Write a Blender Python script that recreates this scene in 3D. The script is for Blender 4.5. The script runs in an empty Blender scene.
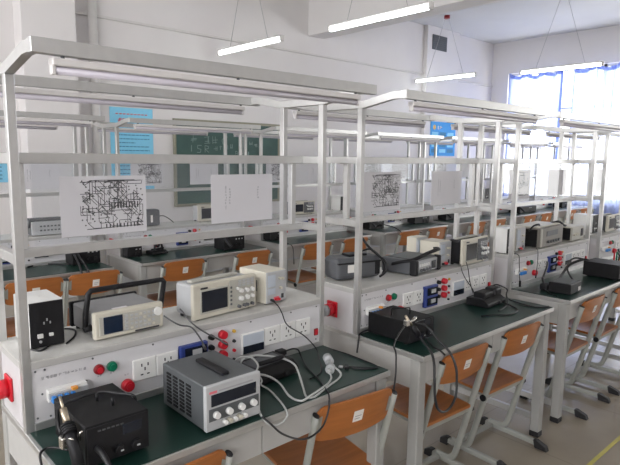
import bpy, bmesh, math, random
from mathutils import Vector, Matrix
random.seed(7)
SC = bpy.context.scene
COL = SC.collection
PI = math.pi

# ------------------------------------------------------------------ materials
MATS = {}
def mat(name, col, rough=0.5, metal=0.0, var=0.06, scale=18.0, bump=0.0, emit=None, estr=0.0, spec=0.5, wood=False, trans=0.0, alpha=1.0):
    if name in MATS: return MATS[name]
    m = bpy.data.materials.new(name); m.use_nodes = True
    nt = m.node_tree; b = nt.nodes['Principled BSDF']
    tc = nt.nodes.new('ShaderNodeTexCoord')
    nz = nt.nodes.new('ShaderNodeTexNoise'); nz.inputs['Scale'].default_value = scale; nz.inputs['Detail'].default_value = 3
    src = tc.outputs['Object']
    if wood:
        mp = nt.nodes.new('ShaderNodeMapping'); mp.inputs['Scale'].default_value = (0.6, 9, 9)
        nt.links.new(src, mp.inputs['Vector']); src = mp.outputs['Vector']
    nt.links.new(src, nz.inputs['Vector'])
    rp = nt.nodes.new('ShaderNodeValToRGB')
    lo = [max(0, c*(1-var)) for c in col]; hi = [min(1, c*(1+var)) for c in col]
    rp.color_ramp.elements[0].position = 0.3; rp.color_ramp.elements[1].position = 0.7
    rp.color_ramp.elements[0].color = (*lo, 1); rp.color_ramp.elements[1].color = (*hi, 1)
    nt.links.new(nz.outputs['Fac'], rp.inputs['Fac'])
    nt.links.new(rp.outputs['Color'], b.inputs['Base Color'])
    b.inputs['Roughness'].default_value = rough
    b.inputs['Metallic'].default_value = metal
    b.inputs['Specular IOR Level'].default_value = spec
    if bump:
        bp = nt.nodes.new('ShaderNodeBump'); bp.inputs['Strength'].default_value = bump; bp.inputs['Distance'].default_value = 0.004
        nt.links.new(nz.outputs['Fac'], bp.inputs['Height']); nt.links.new(bp.outputs['Normal'], b.inputs['Normal'])
    if emit:
        b.inputs['Emission Color'].default_value = (*emit, 1); b.inputs['Emission Strength'].default_value = estr
    if alpha < 1: b.inputs['Alpha'].default_value = alpha
    MATS[name] = m
    return m

M = dict(
 wall=mat('wall_paint', (.80,.775,.77), .85, var=.02, scale=2),
 ceil=mat('ceiling_paint', (.70,.70,.70), .9, var=.02, scale=2),
 alu=mat('grey_frame', (.57,.57,.56), .36, metal=.7, var=.03, scale=30),
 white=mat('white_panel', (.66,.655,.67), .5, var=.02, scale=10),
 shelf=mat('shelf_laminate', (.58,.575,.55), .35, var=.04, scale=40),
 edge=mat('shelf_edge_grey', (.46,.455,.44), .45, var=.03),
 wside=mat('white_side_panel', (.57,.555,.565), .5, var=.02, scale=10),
 apron=mat('grey_laminate', (.44,.435,.42), .5, var=.03),
 mat_=mat('green_rubber', (.010,.033,.026), .32, var=.12, scale=9, spec=.35),
 foot=mat('black_rubber', (.02,.02,.022), .6),
 black=mat('black_metal', (.010,.010,.011), .48, var=.2, scale=40, spec=.25),
 blackp=mat('black_plastic', (.012,.012,.014), .5, var=.15, spec=.3),
 dgrey=mat('dark_grey_case', (.10,.105,.115), .5, var=.08),
 mgrey=mat('mid_grey_case', (.092,.10,.105), .5, var=.05),
 sgrey=mat('silver_grey_case', (.25,.25,.255), .5, var=.05),
 legg=mat('leg_grey', (.36,.36,.345), .45, var=.03),
 lgrey=mat('light_grey_plastic', (.45,.46,.47), .5, var=.04),
 cream=mat('cream_plastic', (.60,.57,.48), .5, var=.03),
 cream2=mat('grey_cream_plastic', (.45,.44,.39), .5, var=.03),
 whitep=mat('white_plastic', (.80,.80,.78), .4, var=.02),
 screen=mat('dark_screen', (.012,.016,.026), .12, var=.1),
 screenb=mat('blue_black_screen', (.008,.018,.042), .15, var=.1),
 red=mat('red_plastic', (.60,.012,.028), .35, var=.06),
 redd=mat('dark_red_plastic', (.30,.012,.018), .35, var=.06),
 green=mat('green_plastic', (.0,.17,.085), .35, var=.06),
 blue=mat('blue_plastic', (.03,.055,.24), .4, var=.06),
 bluel=mat('toggle_blue', (.03,.22,.62), .4, var=.05),
 yellow=mat('yellow_plastic', (.70,.42,.04), .4, var=.05),
 orange=mat('orange_lever', (.80,.33,.05), .4, var=.05),
 ink=mat('dark_ink', (.03,.03,.035), .7),
 inkl=mat('grey_ink', (.34,.34,.36), .7),
 paper=mat('paper', (.74,.72,.74), .7, var=.02, scale=6),
 wood=mat('chair_plywood', (.41,.142,.036), .38, var=.12, scale=5, wood=True),
 tube_=mat('chair_grey_steel', (.34,.35,.32), .4, var=.03),
 sticker=mat('sticker_white', (.82,.80,.76), .6, var=.02),
 chrome=mat('bright_metal', (.75,.73,.68), .25, metal=1.0, var=.05),
 brass=mat('warm_metal', (.55,.47,.36), .3, metal=.9, var=.1),
 cable=mat('black_cable', (.012,.012,.014), .45),
 gcable=mat('grey_cable', (.10,.10,.105), .5),
 wcable=mat('white_cable', (.44,.45,.44), .45),
 meter=mat('meter_face', (.50,.55,.62), .25, var=.05),
 lampbody=mat('lamp_body_white', (.66,.64,.63), .4, var=.02),
 tubeoff=mat('unlit_tube', (.55,.52,.58), .3, var=.02),
 tubeon=mat('lit_tube', (.95,1,.97), .3, emit=(.93,1.0,.97), estr=12.0, var=.0),
 board=mat('chalkboard_green', (.055,.115,.10), .6, var=.18, scale=4),
 boardframe=mat('board_frame', (.30,.29,.22), .5),
 chalk=mat('chalk', (.27,.36,.34), .9),
 cyan=mat('cyan_paper', (.27,.70,.95), .6, var=.03),
 cyan2=mat('blue_paper', (.03,.33,.75), .6, var=.03),
 redink=mat('red_print', (.72,.16,.20), .7),
 blueink=mat('blue_print', (.06,.26,.46), .7),
 pipe=mat('pipe_white', (.72,.70,.68), .45, var=.03),
 rad=mat('radiator_cream', (.72,.71,.60), .45, var=.03),
 vent=mat('vent_grey', (.10,.11,.12), .6),
 winf=mat('window_white', (.75,.76,.78), .5, var=.02),
 yline=mat('yellow_floor_paint', (.48,.43,.10), .5, var=.1),
 grate=mat('grey_brown_case', (.20,.185,.165), .5, var=.06),
 cord=mat('lamp_wire', (.45,.45,.45), .5),
)
def floor_mat():
    m = bpy.data.materials.new('floor_terrazzo'); m.use_nodes = True
    nt = m.node_tree; b = nt.nodes['Principled BSDF']
    tc = nt.nodes.new('ShaderNodeTexCoord')
    n1 = nt.nodes.new('ShaderNodeTexNoise'); n1.inputs['Scale'].default_value = 3; n1.inputs['Detail'].default_value = 6
    rp = nt.nodes.new('ShaderNodeValToRGB')
    rp.color_ramp.elements[0].position = .3; rp.color_ramp.elements[0].color = (.27,.235,.185,1)
    rp.color_ramp.elements[1].position = .72; rp.color_ramp.elements[1].color = (.34,.30,.24,1)
    br = nt.nodes.new('ShaderNodeTexBrick'); br.inputs['Scale'].default_value = 1.0
    br.offset = 0
    br.inputs['Brick Width'].default_value = .8; br.inputs['Row Height'].default_value = .8
    br.inputs['Mortar Size'].default_value = .004
    br.inputs['Color1'].default_value = (1,1,1,1); br.inputs['Color2'].default_value = (1,1,1,1); br.inputs['Mortar'].default_value = (.78,.78,.78,1)
    mx = nt.nodes.new('ShaderNodeMixRGB'); mx.blend_type = 'MULTIPLY'; mx.inputs['Fac'].default_value = 1
    nt.links.new(tc.outputs['Object'], n1.inputs['Vector']); nt.links.new(n1.outputs['Fac'], rp.inputs['Fac'])
    nt.links.new(tc.outputs['Object'], br.inputs['Vector'])
    nt.links.new(rp.outputs['Color'], mx.inputs['Color1']); nt.links.new(br.outputs['Color'], mx.inputs['Color2'])
    nt.links.new(mx.outputs['Color'], b.inputs['Base Color'])
    b.inputs['Roughness'].default_value = .28
    return m
M['floor'] = floor_mat()
def glass_mat():
    m = bpy.data.materials.new('display_glass'); m.use_nodes = True
    nt = m.node_tree; nt.nodes.clear()
    o = nt.nodes.new('ShaderNodeOutputMaterial'); mx = nt.nodes.new('ShaderNodeMixShader')
    t = nt.nodes.new('ShaderNodeBsdfTransparent'); g = nt.nodes.new('ShaderNodeBsdfGlossy'); g.inputs['Roughness'].default_value = .02
    t.inputs['Color'].default_value = (.96,.97,.98,1)
    lw = nt.nodes.new('ShaderNodeLayerWeight'); pw = nt.nodes.new('ShaderNodeMath'); pw.operation = 'POWER'; pw.inputs[1].default_value = 5
    ad = nt.nodes.new('ShaderNodeMath'); ad.operation = 'MULTIPLY_ADD'; ad.inputs[1].default_value = .9; ad.inputs[2].default_value = .045
    lw.inputs['Blend'].default_value = .5
    nt.links.new(lw.outputs['Facing'], pw.inputs[0]); nt.links.new(pw.outputs[0], ad.inputs[0]); nt.links.new(ad.outputs[0], mx.inputs['Fac']); nt.links.new(t.outputs[0], mx.inputs[1]); nt.links.new(g.outputs[0], mx.inputs[2])
    nt.links.new(mx.outputs[0], o.inputs['Surface'])
    return m
M['glass'] = glass_mat()
def curtain_mat():
    m = bpy.data.materials.new('sheer_blue_curtain'); m.use_nodes = True
    nt = m.node_tree; nt.nodes.clear()
    o = nt.nodes.new('ShaderNodeOutputMaterial')
    a = nt.nodes.new('ShaderNodeMixShader'); b = nt.nodes.new('ShaderNodeMixShader')
    d = nt.nodes.new('ShaderNodeBsdfDiffuse'); t = nt.nodes.new('ShaderNodeBsdfTranslucent'); tr = nt.nodes.new('ShaderNodeBsdfTransparent')
    tc = nt.nodes.new('ShaderNodeTexCoord'); nz = nt.nodes.new('ShaderNodeTexNoise'); nz.inputs['Scale'].default_value = 2.5
    rp = nt.nodes.new('ShaderNodeValToRGB')
    rp.color_ramp.elements[0].color = (.46,.54,.82,1); rp.color_ramp.elements[1].color = (.54,.61,.86,1)
    nt.links.new(tc.outputs['Object'], nz.inputs['Vector']); nt.links.new(nz.outputs['Fac'], rp.inputs['Fac'])
    for n in (d, t): nt.links.new(rp.outputs['Color'], n.inputs['Color'])
    tr.inputs['Color'].default_value = (.78,.83,1,1)
    a.inputs['Fac'].default_value = .72; b.inputs['Fac'].default_value = .20
    nt.links.new(d.outputs[0], a.inputs[1]); nt.links.new(t.outputs[0], a.inputs[2])
    nt.links.new(a.outputs[0], b.inputs[1]); nt.links.new(tr.outputs[0], b.inputs[2])
    nt.links.new(b.outputs[0], o.inputs['Surface'])
    return m
M['curtain'] = curtain_mat()

# ------------------------------------------------------------------ mesh builder
def catmull(pts, n=6):
    P = [Vector(p) for p in pts]
    if len(P) < 3: return P
    out = []
    for i in range(len(P)-1):
        p0 = P[max(i-1,0)]; p1 = P[i]; p2 = P[i+1]; p3 = P[min(i+2,len(P)-1)]
        for k in range(n):
            t = k/n
            out.append(.5*((2*p1)+(p2-p0)*t+(2*p0-5*p1+4*p2-p3)*t*t+(3*p1-p0-3*p2+p3)*t**3))
    out.append(P[-1]); return out

class MB:
    def __init__(s): s.bm = bmesh.new(); s.mats = []
    def mi(s, m):
        if m not in s.mats: s.mats.append(m)
        return s.mats.index(m)
    def _merge(s, tmp, m, smooth=False):
        i = s.mi(m)
        for f in tmp.faces:
            f.material_index = i
            if smooth: f.smooth = True
        me = bpy.data.meshes.new('t'); tmp.to_mesh(me); tmp.free()
        s.bm.from_mesh(me); bpy.data.meshes.remove(me)
    def box(s, x0, x1, y0, y1, z0, z1, m='alu', bev=0.0, seg=1, mtx=None):
        t = bmesh.new(); bmesh.ops.create_cube(t, size=1)
        for v in t.verts:
            v.co = Vector(((x0+x1)/2+v.co.x*(x1-x0), (y0+y1)/2+v.co.y*(y1-y0), (z0+z1)/2+v.co.z*(z1-z0)))
        if bev: bmesh.ops.bevel(t, geom=list(t.edges), offset=bev, segments=seg, affect='EDGES', profile=.5)
        if mtx is not None: t.transform(mtx)
        s._merge(t, m); return s
    def cyl(s, c, ax, r, h, m='black', seg=16, r2=None, bev=0):
        # c: centre of the start face, ax: direction, h: length
        t = bmesh.new()
        bmesh.ops.create_cone(t, cap_ends=True, segments=seg, radius1=r, radius2=r if r2 is None else r2, depth=h)
        for f in t.faces: f.smooth = len(f.verts) == 4
        d = Vector(ax).normalized(); q = Vector((0,0,1)).rotation_difference(d)
        t.transform(Matrix.Translation(Vector(c)+d*h/2) @ q.to_matrix().to_4x4())
        i = s.mi(m)
        for f in t.faces: f.material_index = i
        me = bpy.data.meshes.new('t'); t.to_mesh(me); t.free(); s.bm.from_mesh(me); bpy.data.meshes.remove(me)
        return s
    def tube(s, pts, r, m='cable', seg=8, smooth=True, flat=None, n=6, up=None):
        P = catmull(pts, n) if smooth else [Vector(p) for p in pts]
        Q = [P[0]]
        for p in P[1:]:
            if (p-Q[-1]).length > 1e-4: Q.append(p)
        P = Q; t = bmesh.new(); rings = []
        nrm = Vector(up) if up else None
        for i, p in enumerate(P):
            if i == 0: d = P[1]-p
            elif i == len(P)-1: d = p-P[i-1]
            else: d = (P[i+1]-p).normalized()+(p-P[i-1]).normalized()
            d.normalize()
            if nrm is None:
                nrm = d.orthogonal().normalized()
            a = (nrm-d*nrm.dot(d))
            if a.length < 1e-5: a = d.orthogonal()
            a.normalize(); b = d.cross(a)
            if not up: nrm = a
            ring = []
            rr = r[i*len(r)//len(P)] if isinstance(r, (list,tuple)) else r
            ra, rb = (rr, rr) if flat is None else flat
            for k in range(seg):
                an = 2*PI*(k+.5)/seg
                if flat is not None and seg == 4:
                    ca = math.copysign(1, math.cos(an)); sa = math.copysign(1, math.sin(an))
                else: ca, sa = math.cos(an), math.sin(an)
                ring.append(t.verts.new(p+a*ca*ra+b*sa*rb))
            rings.append(ring)
        for i in range(len(rings)-1):
            for k in range(seg):
                f = t.faces.new((rings[i][k], rings[i][(k+1)%seg], rings[i+1][(k+1)%seg], rings[i+1][k])); f.smooth = seg > 4
        t.faces.new(rings[0][::-1]); t.faces.new(rings[-1])
        i = s.mi(m)
        for f in t.faces: f.material_index = i
        me = bpy.data.meshes.new('t'); t.to_mesh(me); t.free(); s.bm.from_mesh(me); bpy.data.meshes.remove(me)
        return s
    def prism(s, outline, axis, a0, a1, m='alu', bev=0):
        # outline: 2-D points in the two remaining axes (cyclic order x,y,z)
        t = bmesh.new()
        def mk(p, a):
            if axis == 'x': return Vector((a, p[0], p[1]))
            if axis == 'y': return Vector((p[0], a, p[1]))
            return Vector((p[0], p[1], a))
        A = [t.verts.new(mk(p, a0)) for p in outline]; B = [t.verts.new(mk(p, a1)) for p in outline]
        n = len(outline)
        t.faces.new(A); t.faces.new(B[::-1])
        for i in range(n): t.faces.new((A[i], B[i], B[(i+1)%n], A[(i+1)%n]))
        bmesh.ops.recalc_face_normals(t, faces=list(t.faces))
        if bev: bmesh.ops.bevel(t, geom=list(t.edges), offset=bev, segments=1, affect='EDGES')
        s._merge(t, m); return s
    def quad(s, pts, m):
        i = s.mi(m); f = s.bm.faces.new([s.bm.verts.new(p) for p in pts]); f.material_index = i; return s
    def grid(s, fn, nu, nv, m, smooth=True):
        i = s.mi(m)
        V = [[s.bm.verts.new(fn(a/nu, b/nv)) for b in range(nv+1)] for a in range(nu+1)]
        for a in range(nu):
            for b in range(nv):
                f = s.bm.faces.new((V[a][b], V[a+1][b], V[a+1][b+1], V[a][b+1])); f.material_index = i; f.smooth = smooth
        return s
    def build(s, name, parent=None, loc=None, rot=None):
        me = bpy.data.meshes.new(name); s.bm.to_mesh(me); s.bm.free()
        for k in s.mats: me.materials.append(M[k])
        o = bpy.data.objects.new(name, me); COL.objects.link(o)
        if parent: o.parent = parent
        if loc: o.location = loc
        if rot is not None: o.rotation_euler = (0,0,rot)
        return o

def build_each(b, name, parent):
    # every loose piece of the builder becomes an object of its own
    bm = b.bm; bm.verts.ensure_lookup_table(); seen = set(); out = []
    for v0 in bm.verts:
        if v0 in seen: continue
        st = [v0]; seen.add(v0); comp = []
        while st:
            v = st.pop(); comp.append(v)
            for e in v.link_edges:
                w = e.other_vert(v)
                if w not in seen: seen.add(w); st.append(w)
        n = bmesh.new(); mp = {v: n.verts.new(v.co) for v in comp}
        fs = set(f for v in comp for f in v.link_faces); used = sorted(set(f.material_index for f in fs))
        for f in fs:
            g = n.faces.new([mp[v] for v in f.verts]); g.smooth = f.smooth; g.material_index = used.index(f.material_index)
        me = bpy.data.meshes.new(name); n.to_mesh(me); n.free()
        for u in used: me.materials.append(M[b.mats[u]])
        o = bpy.data.objects.new(name, me); COL.objects.link(o); o.parent = parent; out.append(o)
    bm.free(); return out

def tag(o, label, cat, group=None, kind=None):
    if label: o['label'] = label
    if cat: o['category'] = cat
    if group: o['group'] = group
    if kind: o['kind'] = kind
    return o
def thing(name, label, cat, loc=(0,0,0), rot=0, group=None):
    o = bpy.data.objects.new(name, None); COL.objects.link(o); o.empty_display_size = .05
    o.location = loc; o.rotation_euler = (0,0,rot)
    return tag(o, label, cat, group)
def copy_tree(o, parent=None):
    c = o.copy(); COL.objects.link(c)
    if parent: c.parent = parent
    for ch in list(o.children): copy_tree(ch, c)
    return c
def dup(root, loc, rot, label, group=None):
    c = copy_tree(root); c.location = loc; c.rotation_euler = (0,0,rot); c['label'] = label
    if group: c['group'] = group
    return c
def struct(o): o['kind'] = 'structure'; return o

# ------------------------------------------------------------------ measured plan
L, PX, PY = 1.184, 1.392, 2.559        # bench length, pitch along a row, pitch between rows
D, PD, PW = .250, .027, .024           # rear post line, post depth, post width
HT, OA, OU, W = 1.766, .2376, .061, .3716
HR, HL = 1.543, 1.2614
ZB = HT+OU
ZS, ZD = .965, .7555
XW, YW, ZC = 10.5, 4.7, 3.93
XL, YF = -3.2, -5.0

# ------------------------------------------------------------------ room
f = MB(); f.box(XL-.2, XW+.2, YF, YW+.2, -.1, 0, 'floor')
f.box(.2, 9.9, -.668, -.648, 0, .0012, 'yline')
struct(f.build('floor'))
struct(MB().box(XL-.2, XW+.2, YF, YW+.2, ZC, ZC+.15, 'ceil').build('ceiling'))
struct(MB().box(XL-.2, XW+.2, YW, YW+.2, 0, ZC, 'wall').build('wall_back'))
def win_wall(name, x0, x1, wins, z0, z1, ya, yb):
    b = MB(); y = ya
    for (a, c) in wins:
        b.box(x0, x1, y, a, 0, ZC, 'wall'); b.box(x0, x1, a, c, 0, z0, 'wall'); b.box(x0, x1, a, c, z1, ZC, 'wall'); y = c
    b.box(x0, x1, y, yb, 0, ZC, 'wall')
    return struct(b.build(name))
WR = [(.6, 4.33), (-4.4, -.4)]
WR = sorted(WR)
win_wall('wall_right', XW, XW+.2, WR, .78, 3.29, YF, YW)
WLW = [(-4.4, -.9), (-.2, 3.6)]
win_wall('wall_left', XL-.2, XL, WLW, 1.4, 3.3, YF, YW)
struct(MB().box(XL-.2, XW+.2, YF-.2, YF, 0, ZC, 'wall').build('wall_front'))
def window(name, x, y0, y1, z0, z1, nm):
    b = MB(); t = .05
    b.box(x-.03, x+.03, y0, y1, z0, z0+t, 'winf'); b.box(x-.03, x+.03, y0, y1, z1-t, z1, 'winf')
    for k in range(nm+1):
        y = y0+(y1-y0)*k/nm
        b.box(x-.03, x+.03, max(y0, y-t/2), min(y1, y+t/2), z0, z1, 'winf')
    b.box(x-.025, x+.025, y0, y1, z1-.77, z1-.73, 'winf')
    o = struct(b.build(name))
    g = MB(); g.box(x-.003, x+.003, y0+.02, y1-.02, z0+.02, z1-.02, 'glass'); g.build('window_glass', o)
for i, (a, c) in enumerate(WR): window('window_%d' % (i+1), XW+.1, a, c, .78, 3.29, 4)
for i, (a, c) in enumerate(WLW): window('window_%d' % (i+3), XL-.1, a, c, 1.4, 3.3, 4)
struct(MB().box(XW-.06, XW+.06, .55, 4.37, .74, .78, 'winf', .004).build('trim_1'))
# ceiling beam, left pilaster, vent pilaster
struct(MB().box(5.28, 5.60, YF, YW, 3.326, ZC, 'wall', .006).build('trim_2'))
struct(MB().box(1.28, 1.812, 4.45, YW, 0, ZC, 'wall', .006).build('trim_3'))
struct(MB().box(8.10, 9.12, 4.62, YW, 0, ZC, 'wall', .006).build('trim_4'))
struct(MB().box(1.83, XW, YW-.012, YW, 0, .12, 'lgrey').build('baseboard_back'))
# surface cable trunking along the back wall
for i, (a, b_) in enumerate(((1.812, 8.10), (9.12, XW))):
    t = MB().box(a, b_, YW-.03, YW, 3.055, 3.085, 'pipe', .003).build('cable_trunking')
    tag(t, ['long thin white cable trunking across the wall above the blackboard','short white cable trunking in the corner right of the vent pilaster'][i], 'cable trunking')
# pipe
p = thing('drain_pipe', 'white vertical pipe running up the back wall beside the left pillar', 'pipe', (2.06, 4.64, 0))
MB().cyl((0,0,0), (0,0,1), .048, ZC, 'pipe', 20).build('pipe', p)
for z in (2.66, 1.2): MB().cyl((0,0,z), (0,0,1), .060, .10, 'pipe', 20).build('collar', p)
# vent grille
v = thing('ventilation_grille', 'dark square ventilation grille high on the white pilaster', 'vent', (8.46, 4.61, 3.655))
b = MB(); b.box(-.22,.22,-.01,.01,-.13,.13,'vent',.004); b.build('frame', v)
b = MB()
for k in range(7): b.box(-.19,.19,-.018,-.008,-.11+k*.034,-.098+k*.034,'dgrey')
b.build('louvre', v)

# ------------------------------------------------------------------ blackboard and posters
bb = thing('blackboard', 'dark green blackboard with faint chalk writing on the back wall', 'blackboard', (3.03, 4.695, .905))
BW, BH = 1.70, 1.105
MB().box(.03, BW-.03, -.02, 0, .03, BH-.03, 'board').build('writing_surface', bb)
b = MB(); b.box(0, BW, -.03, 0, 0, .035, 'boardframe', .003); b.box(0, BW, -.03, 0, BH-.035, BH, 'boardframe', .003)
b.box(0, .035, -.03, 0, .035, BH-.035, 'boardframe', .003); b.box(BW-.035, BW, -.03, 0, .035, BH-.035, 'boardframe', .003)
b.build('frame', bb)
b = MB()
def stroke(b, pts, w=.006, y=-.0215, m='chalk'):
    for (x0, z0), (x1, z1) in zip(pts, pts[1:]):
        d = Vector((x1-x0, 0, z1-z0))
        if d.length < 1e-5: continue
        n = Vector((d.z, 0, -d.x)).normalized()*w/2; p = Vector((x0, y, z0)); q = Vector((x1, y, z1))
        b.quad([p+n, q+n, q-n, p-n], m)
def hanzi(b, x, z, s, w=.007, y=-.0215, m='chalk', rnd=random):
    for k in range(rnd.randint(3, 5)):
        if rnd.random() < .5:
            zz = z+s*rnd.random(); stroke(b, [(x+s*.1*rnd.random(), zz), (x+s*(.7+.3*rnd.random()), zz+s*.08)], w, y, m)
        else:
            xx = x+s*rnd.random(); stroke(b, [(xx, z+s), (xx+s*.2*(rnd.random()-.5), z+s*.2*rnd.random())], w, y, m)
for x in (.24, .44, .56): hanzi(b, x, .80, .10)
stroke(b, [(.80,.90),(.74,.89),(.71,.85),(.73,.80),(.79,.80)], .008)
stroke(b, [(.25,.70),(.25,.78)], .009)
stroke(b, [(.40,.78),(.34,.78),(.34,.74),(.39,.73),(.38,.69),(.33,.69)], .008)
stroke(b, [(.45,.69),(.45,.78),(.50,.77),(.50,.74),(.45,.735),(.51,.69)], .008)
for k in range(4): hanzi(b, .58+k*.085, .71+k*.012, .06)
for k in range(3): hanzi(b, .92+k*.09, .66, .05); hanzi(b, 1.16+k*.08, .80-k*.03, .05)
b.build('chalk_writing', bb)

po = thing('wall_poster', 'light blue rules poster with red heading left of the blackboard', 'poster', (2.236, 4.697, 1.14))
MB().box(0, .53, -.004, 0, 0, .96, 'cyan').build('sheet', po)
b = MB()
for k in range(9): b.box(.07+k*.045, .10+k*.045, -.006, -.004, .88, .893, 'redink')
for k in range(7): hanzi(b, .09+k*.052, .795, .045, .009, -.006, 'redink')
b.build('heading', po)
b = MB(); z = .73
for k in range(15):
    x1 = .48 if k % 4 else .30
    x = .06+(0 if k % 4 else .02)
    while x < x1:
        w_ = .02+.03*random.random(); b.box(x, min(x+w_, x1), -.006, -.004, z, z+.010, 'blueink'); x += w_+.008
    z -= .045
b.build('printed_text', po)
po = thing('wall_poster', 'deep blue poster of small picture boxes far right on the back wall', 'poster', (8.285, 4.617, 1.60))
MB().box(0, .82, -.004, 0, 0, .635, 'cyan2').build('sheet', po)
b = MB()
b.cyl((.12, -.004, .53), (0,-1,0), .045, .002, 'yellow', 12)
for k in range(2): hanzi(b, .22+k*.08, .50, .06, .012, -.006, 'whitep')
for r in range(4):
    for c in range(3): b.box(.05+c*.25, .25+c*.25, -.006, -.004, .06+r*.105, .13+r*.105, 'cyan' if (r+c) % 2 else 'blueink')
b.build('picture_box', po)

po = thing('wall_poster', 'small blue poster at the left edge of the photo, left of the pillar', 'poster', (.55, 4.697, 1.26))
MB().box(0, .62, -.004, 0, 0, .24, 'cyan').build('sheet', po)
b = MB()
for k in range(5): b.box(.06, .54, -.006, -.004, .03+k*.04, .04+k*.04, 'blueink')
b.build('printed_text', po)

# ------------------------------------------------------------------ pendant lamps
def lamp(x, y, z, ln, label):
    t = thing('pendant_lamp', label, 'lamp', (x, y, z), 0, 'pendant fluorescent lamps')
    MB().box(-.028, .028, -ln/2, ln/2, .002, .022, 'lampbody', .005).build('lamp_body', t)
    b = MB()
    for s in (-1, 1): b.box(-.024, .024, s*ln/2-.016, s*ln/2+.012, -.047, .016, 'lampbody', .004)
    build_each(b, 'end_cap', t)
    MB().cyl((0,-ln/2+.02,-.025), (0,1,0), .021, ln-.04, 'tubeon', 14).build('tube', t)
    b = MB()
    for s in (-1, 1): b.tube([(0, s*ln*.30, .022), (0, s*.03, ZC-z-.03)], .003, 'cord', 6, False)
    build_each(b, 'suspension_wire', t)
    MB().cyl((0,0,ZC-z-.05), (0,0,1), .05, .048, 'redd', 16).build('ceiling_rose', t)
    return t
lamp(3.6, 3.88, 2.86, 1.25, 'lit tube lamp hanging above the blackboard, leftmost of the lamps')
lamp(3.6, 1.89, 2.84, 1.22, 'lit tube lamp hanging in front of the ceiling beam, largest in view')
lamp(7.8, 4.02, 2.93, 1.20, 'lit tube lamp hanging below the dark vent grille')
lamp(7.8, 2.06, 2.88, 1.18, 'lit tube lamp hanging before the window curtains')

# ------------------------------------------------------------------ curtains and radiator
def curtain(y0, y1, z0, z1, label, folds, ph, gath):
    b = MB()
    def fn(u, v):
        uu = u
        y = y0+(y1-y0)*uu
        e = min(u, 1-u)
        a = .035+.05*math.exp(-(e/.06)**2)
        x = XW-.13+a*math.sin(folds*2*PI*u+ph+.6*math.sin(3*v))*(.6+.4*v)
        sag = .085*abs(math.sin(u*PI*3.0))*(v**10)
        z = z0+(z1-z0)*v-sag+.01*math.sin(9*u+ph)
        return Vector((x, y, z))
    b.grid(fn, 96, 24, 'curtain')
    # gathered side hems and a folded heading: cloth doubled over
    for (ua, ub) in ((0, .035), (.965, 1)):
        for k in range(2):
            b.grid(lambda u, v, k=k: fn(ua+(ub-ua)*u, v)+Vector((-.014*(k+1)+.02*math.sin(8*u+k), 0, 0)), 6, 24, 'curtain')
    for us in (.22, .41, .63, .79):   # pressed folds, cloth lying double
        b.grid(lambda u, v: fn(us+.010*u+.02*(1-v), v)+Vector((-.012-.006*math.sin(3*v), 0, 0)), 3, 24, 'curtain')
    for k in range(2):
        b.grid(lambda u, v, k=k: fn(u, .965+.035*v)+Vector((-.010*(k+1), 0, 0)), 96, 2, 'curtain')
    return tag(b.build('curtain'), label, 'curtain', 'window curtains')
curtain(3.16, 4.21, .66, 3.275, 'sheer bluish white curtain at the window corner end, near the back wall', 9, .3, 1)
curtain(1.70, 2.97, .56, 3.29, 'sheer bluish white curtain at the right edge of the photo', 10, 1.7, 1)
r = thing('radiator', 'cream ribbed radiator standing under the window between the curtains', 'radiator', (10.32, 3.0, 0))
b = MB()
for k in range(14): b.box(-.05, .05, -.60+k*.088, -.535+k*.088, .12, .70, 'rad', .018, 2)
build_each(b, 'fin', r)
b = MB(); b.tube([(0,-.62,.18),(0,.66,.18)], .022, 'rad', 10, False); b.tube([(0,-.62,.64),(0,.66,.64)], .022, 'rad', 10, False); build_each(b, 'header_pipe', r)
b = MB()
for s in (-.5, .5): b.box(-.04,.04,s-.02,s+.02,0,.14,'rad')
build_each(b, 'foot', r)

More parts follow.
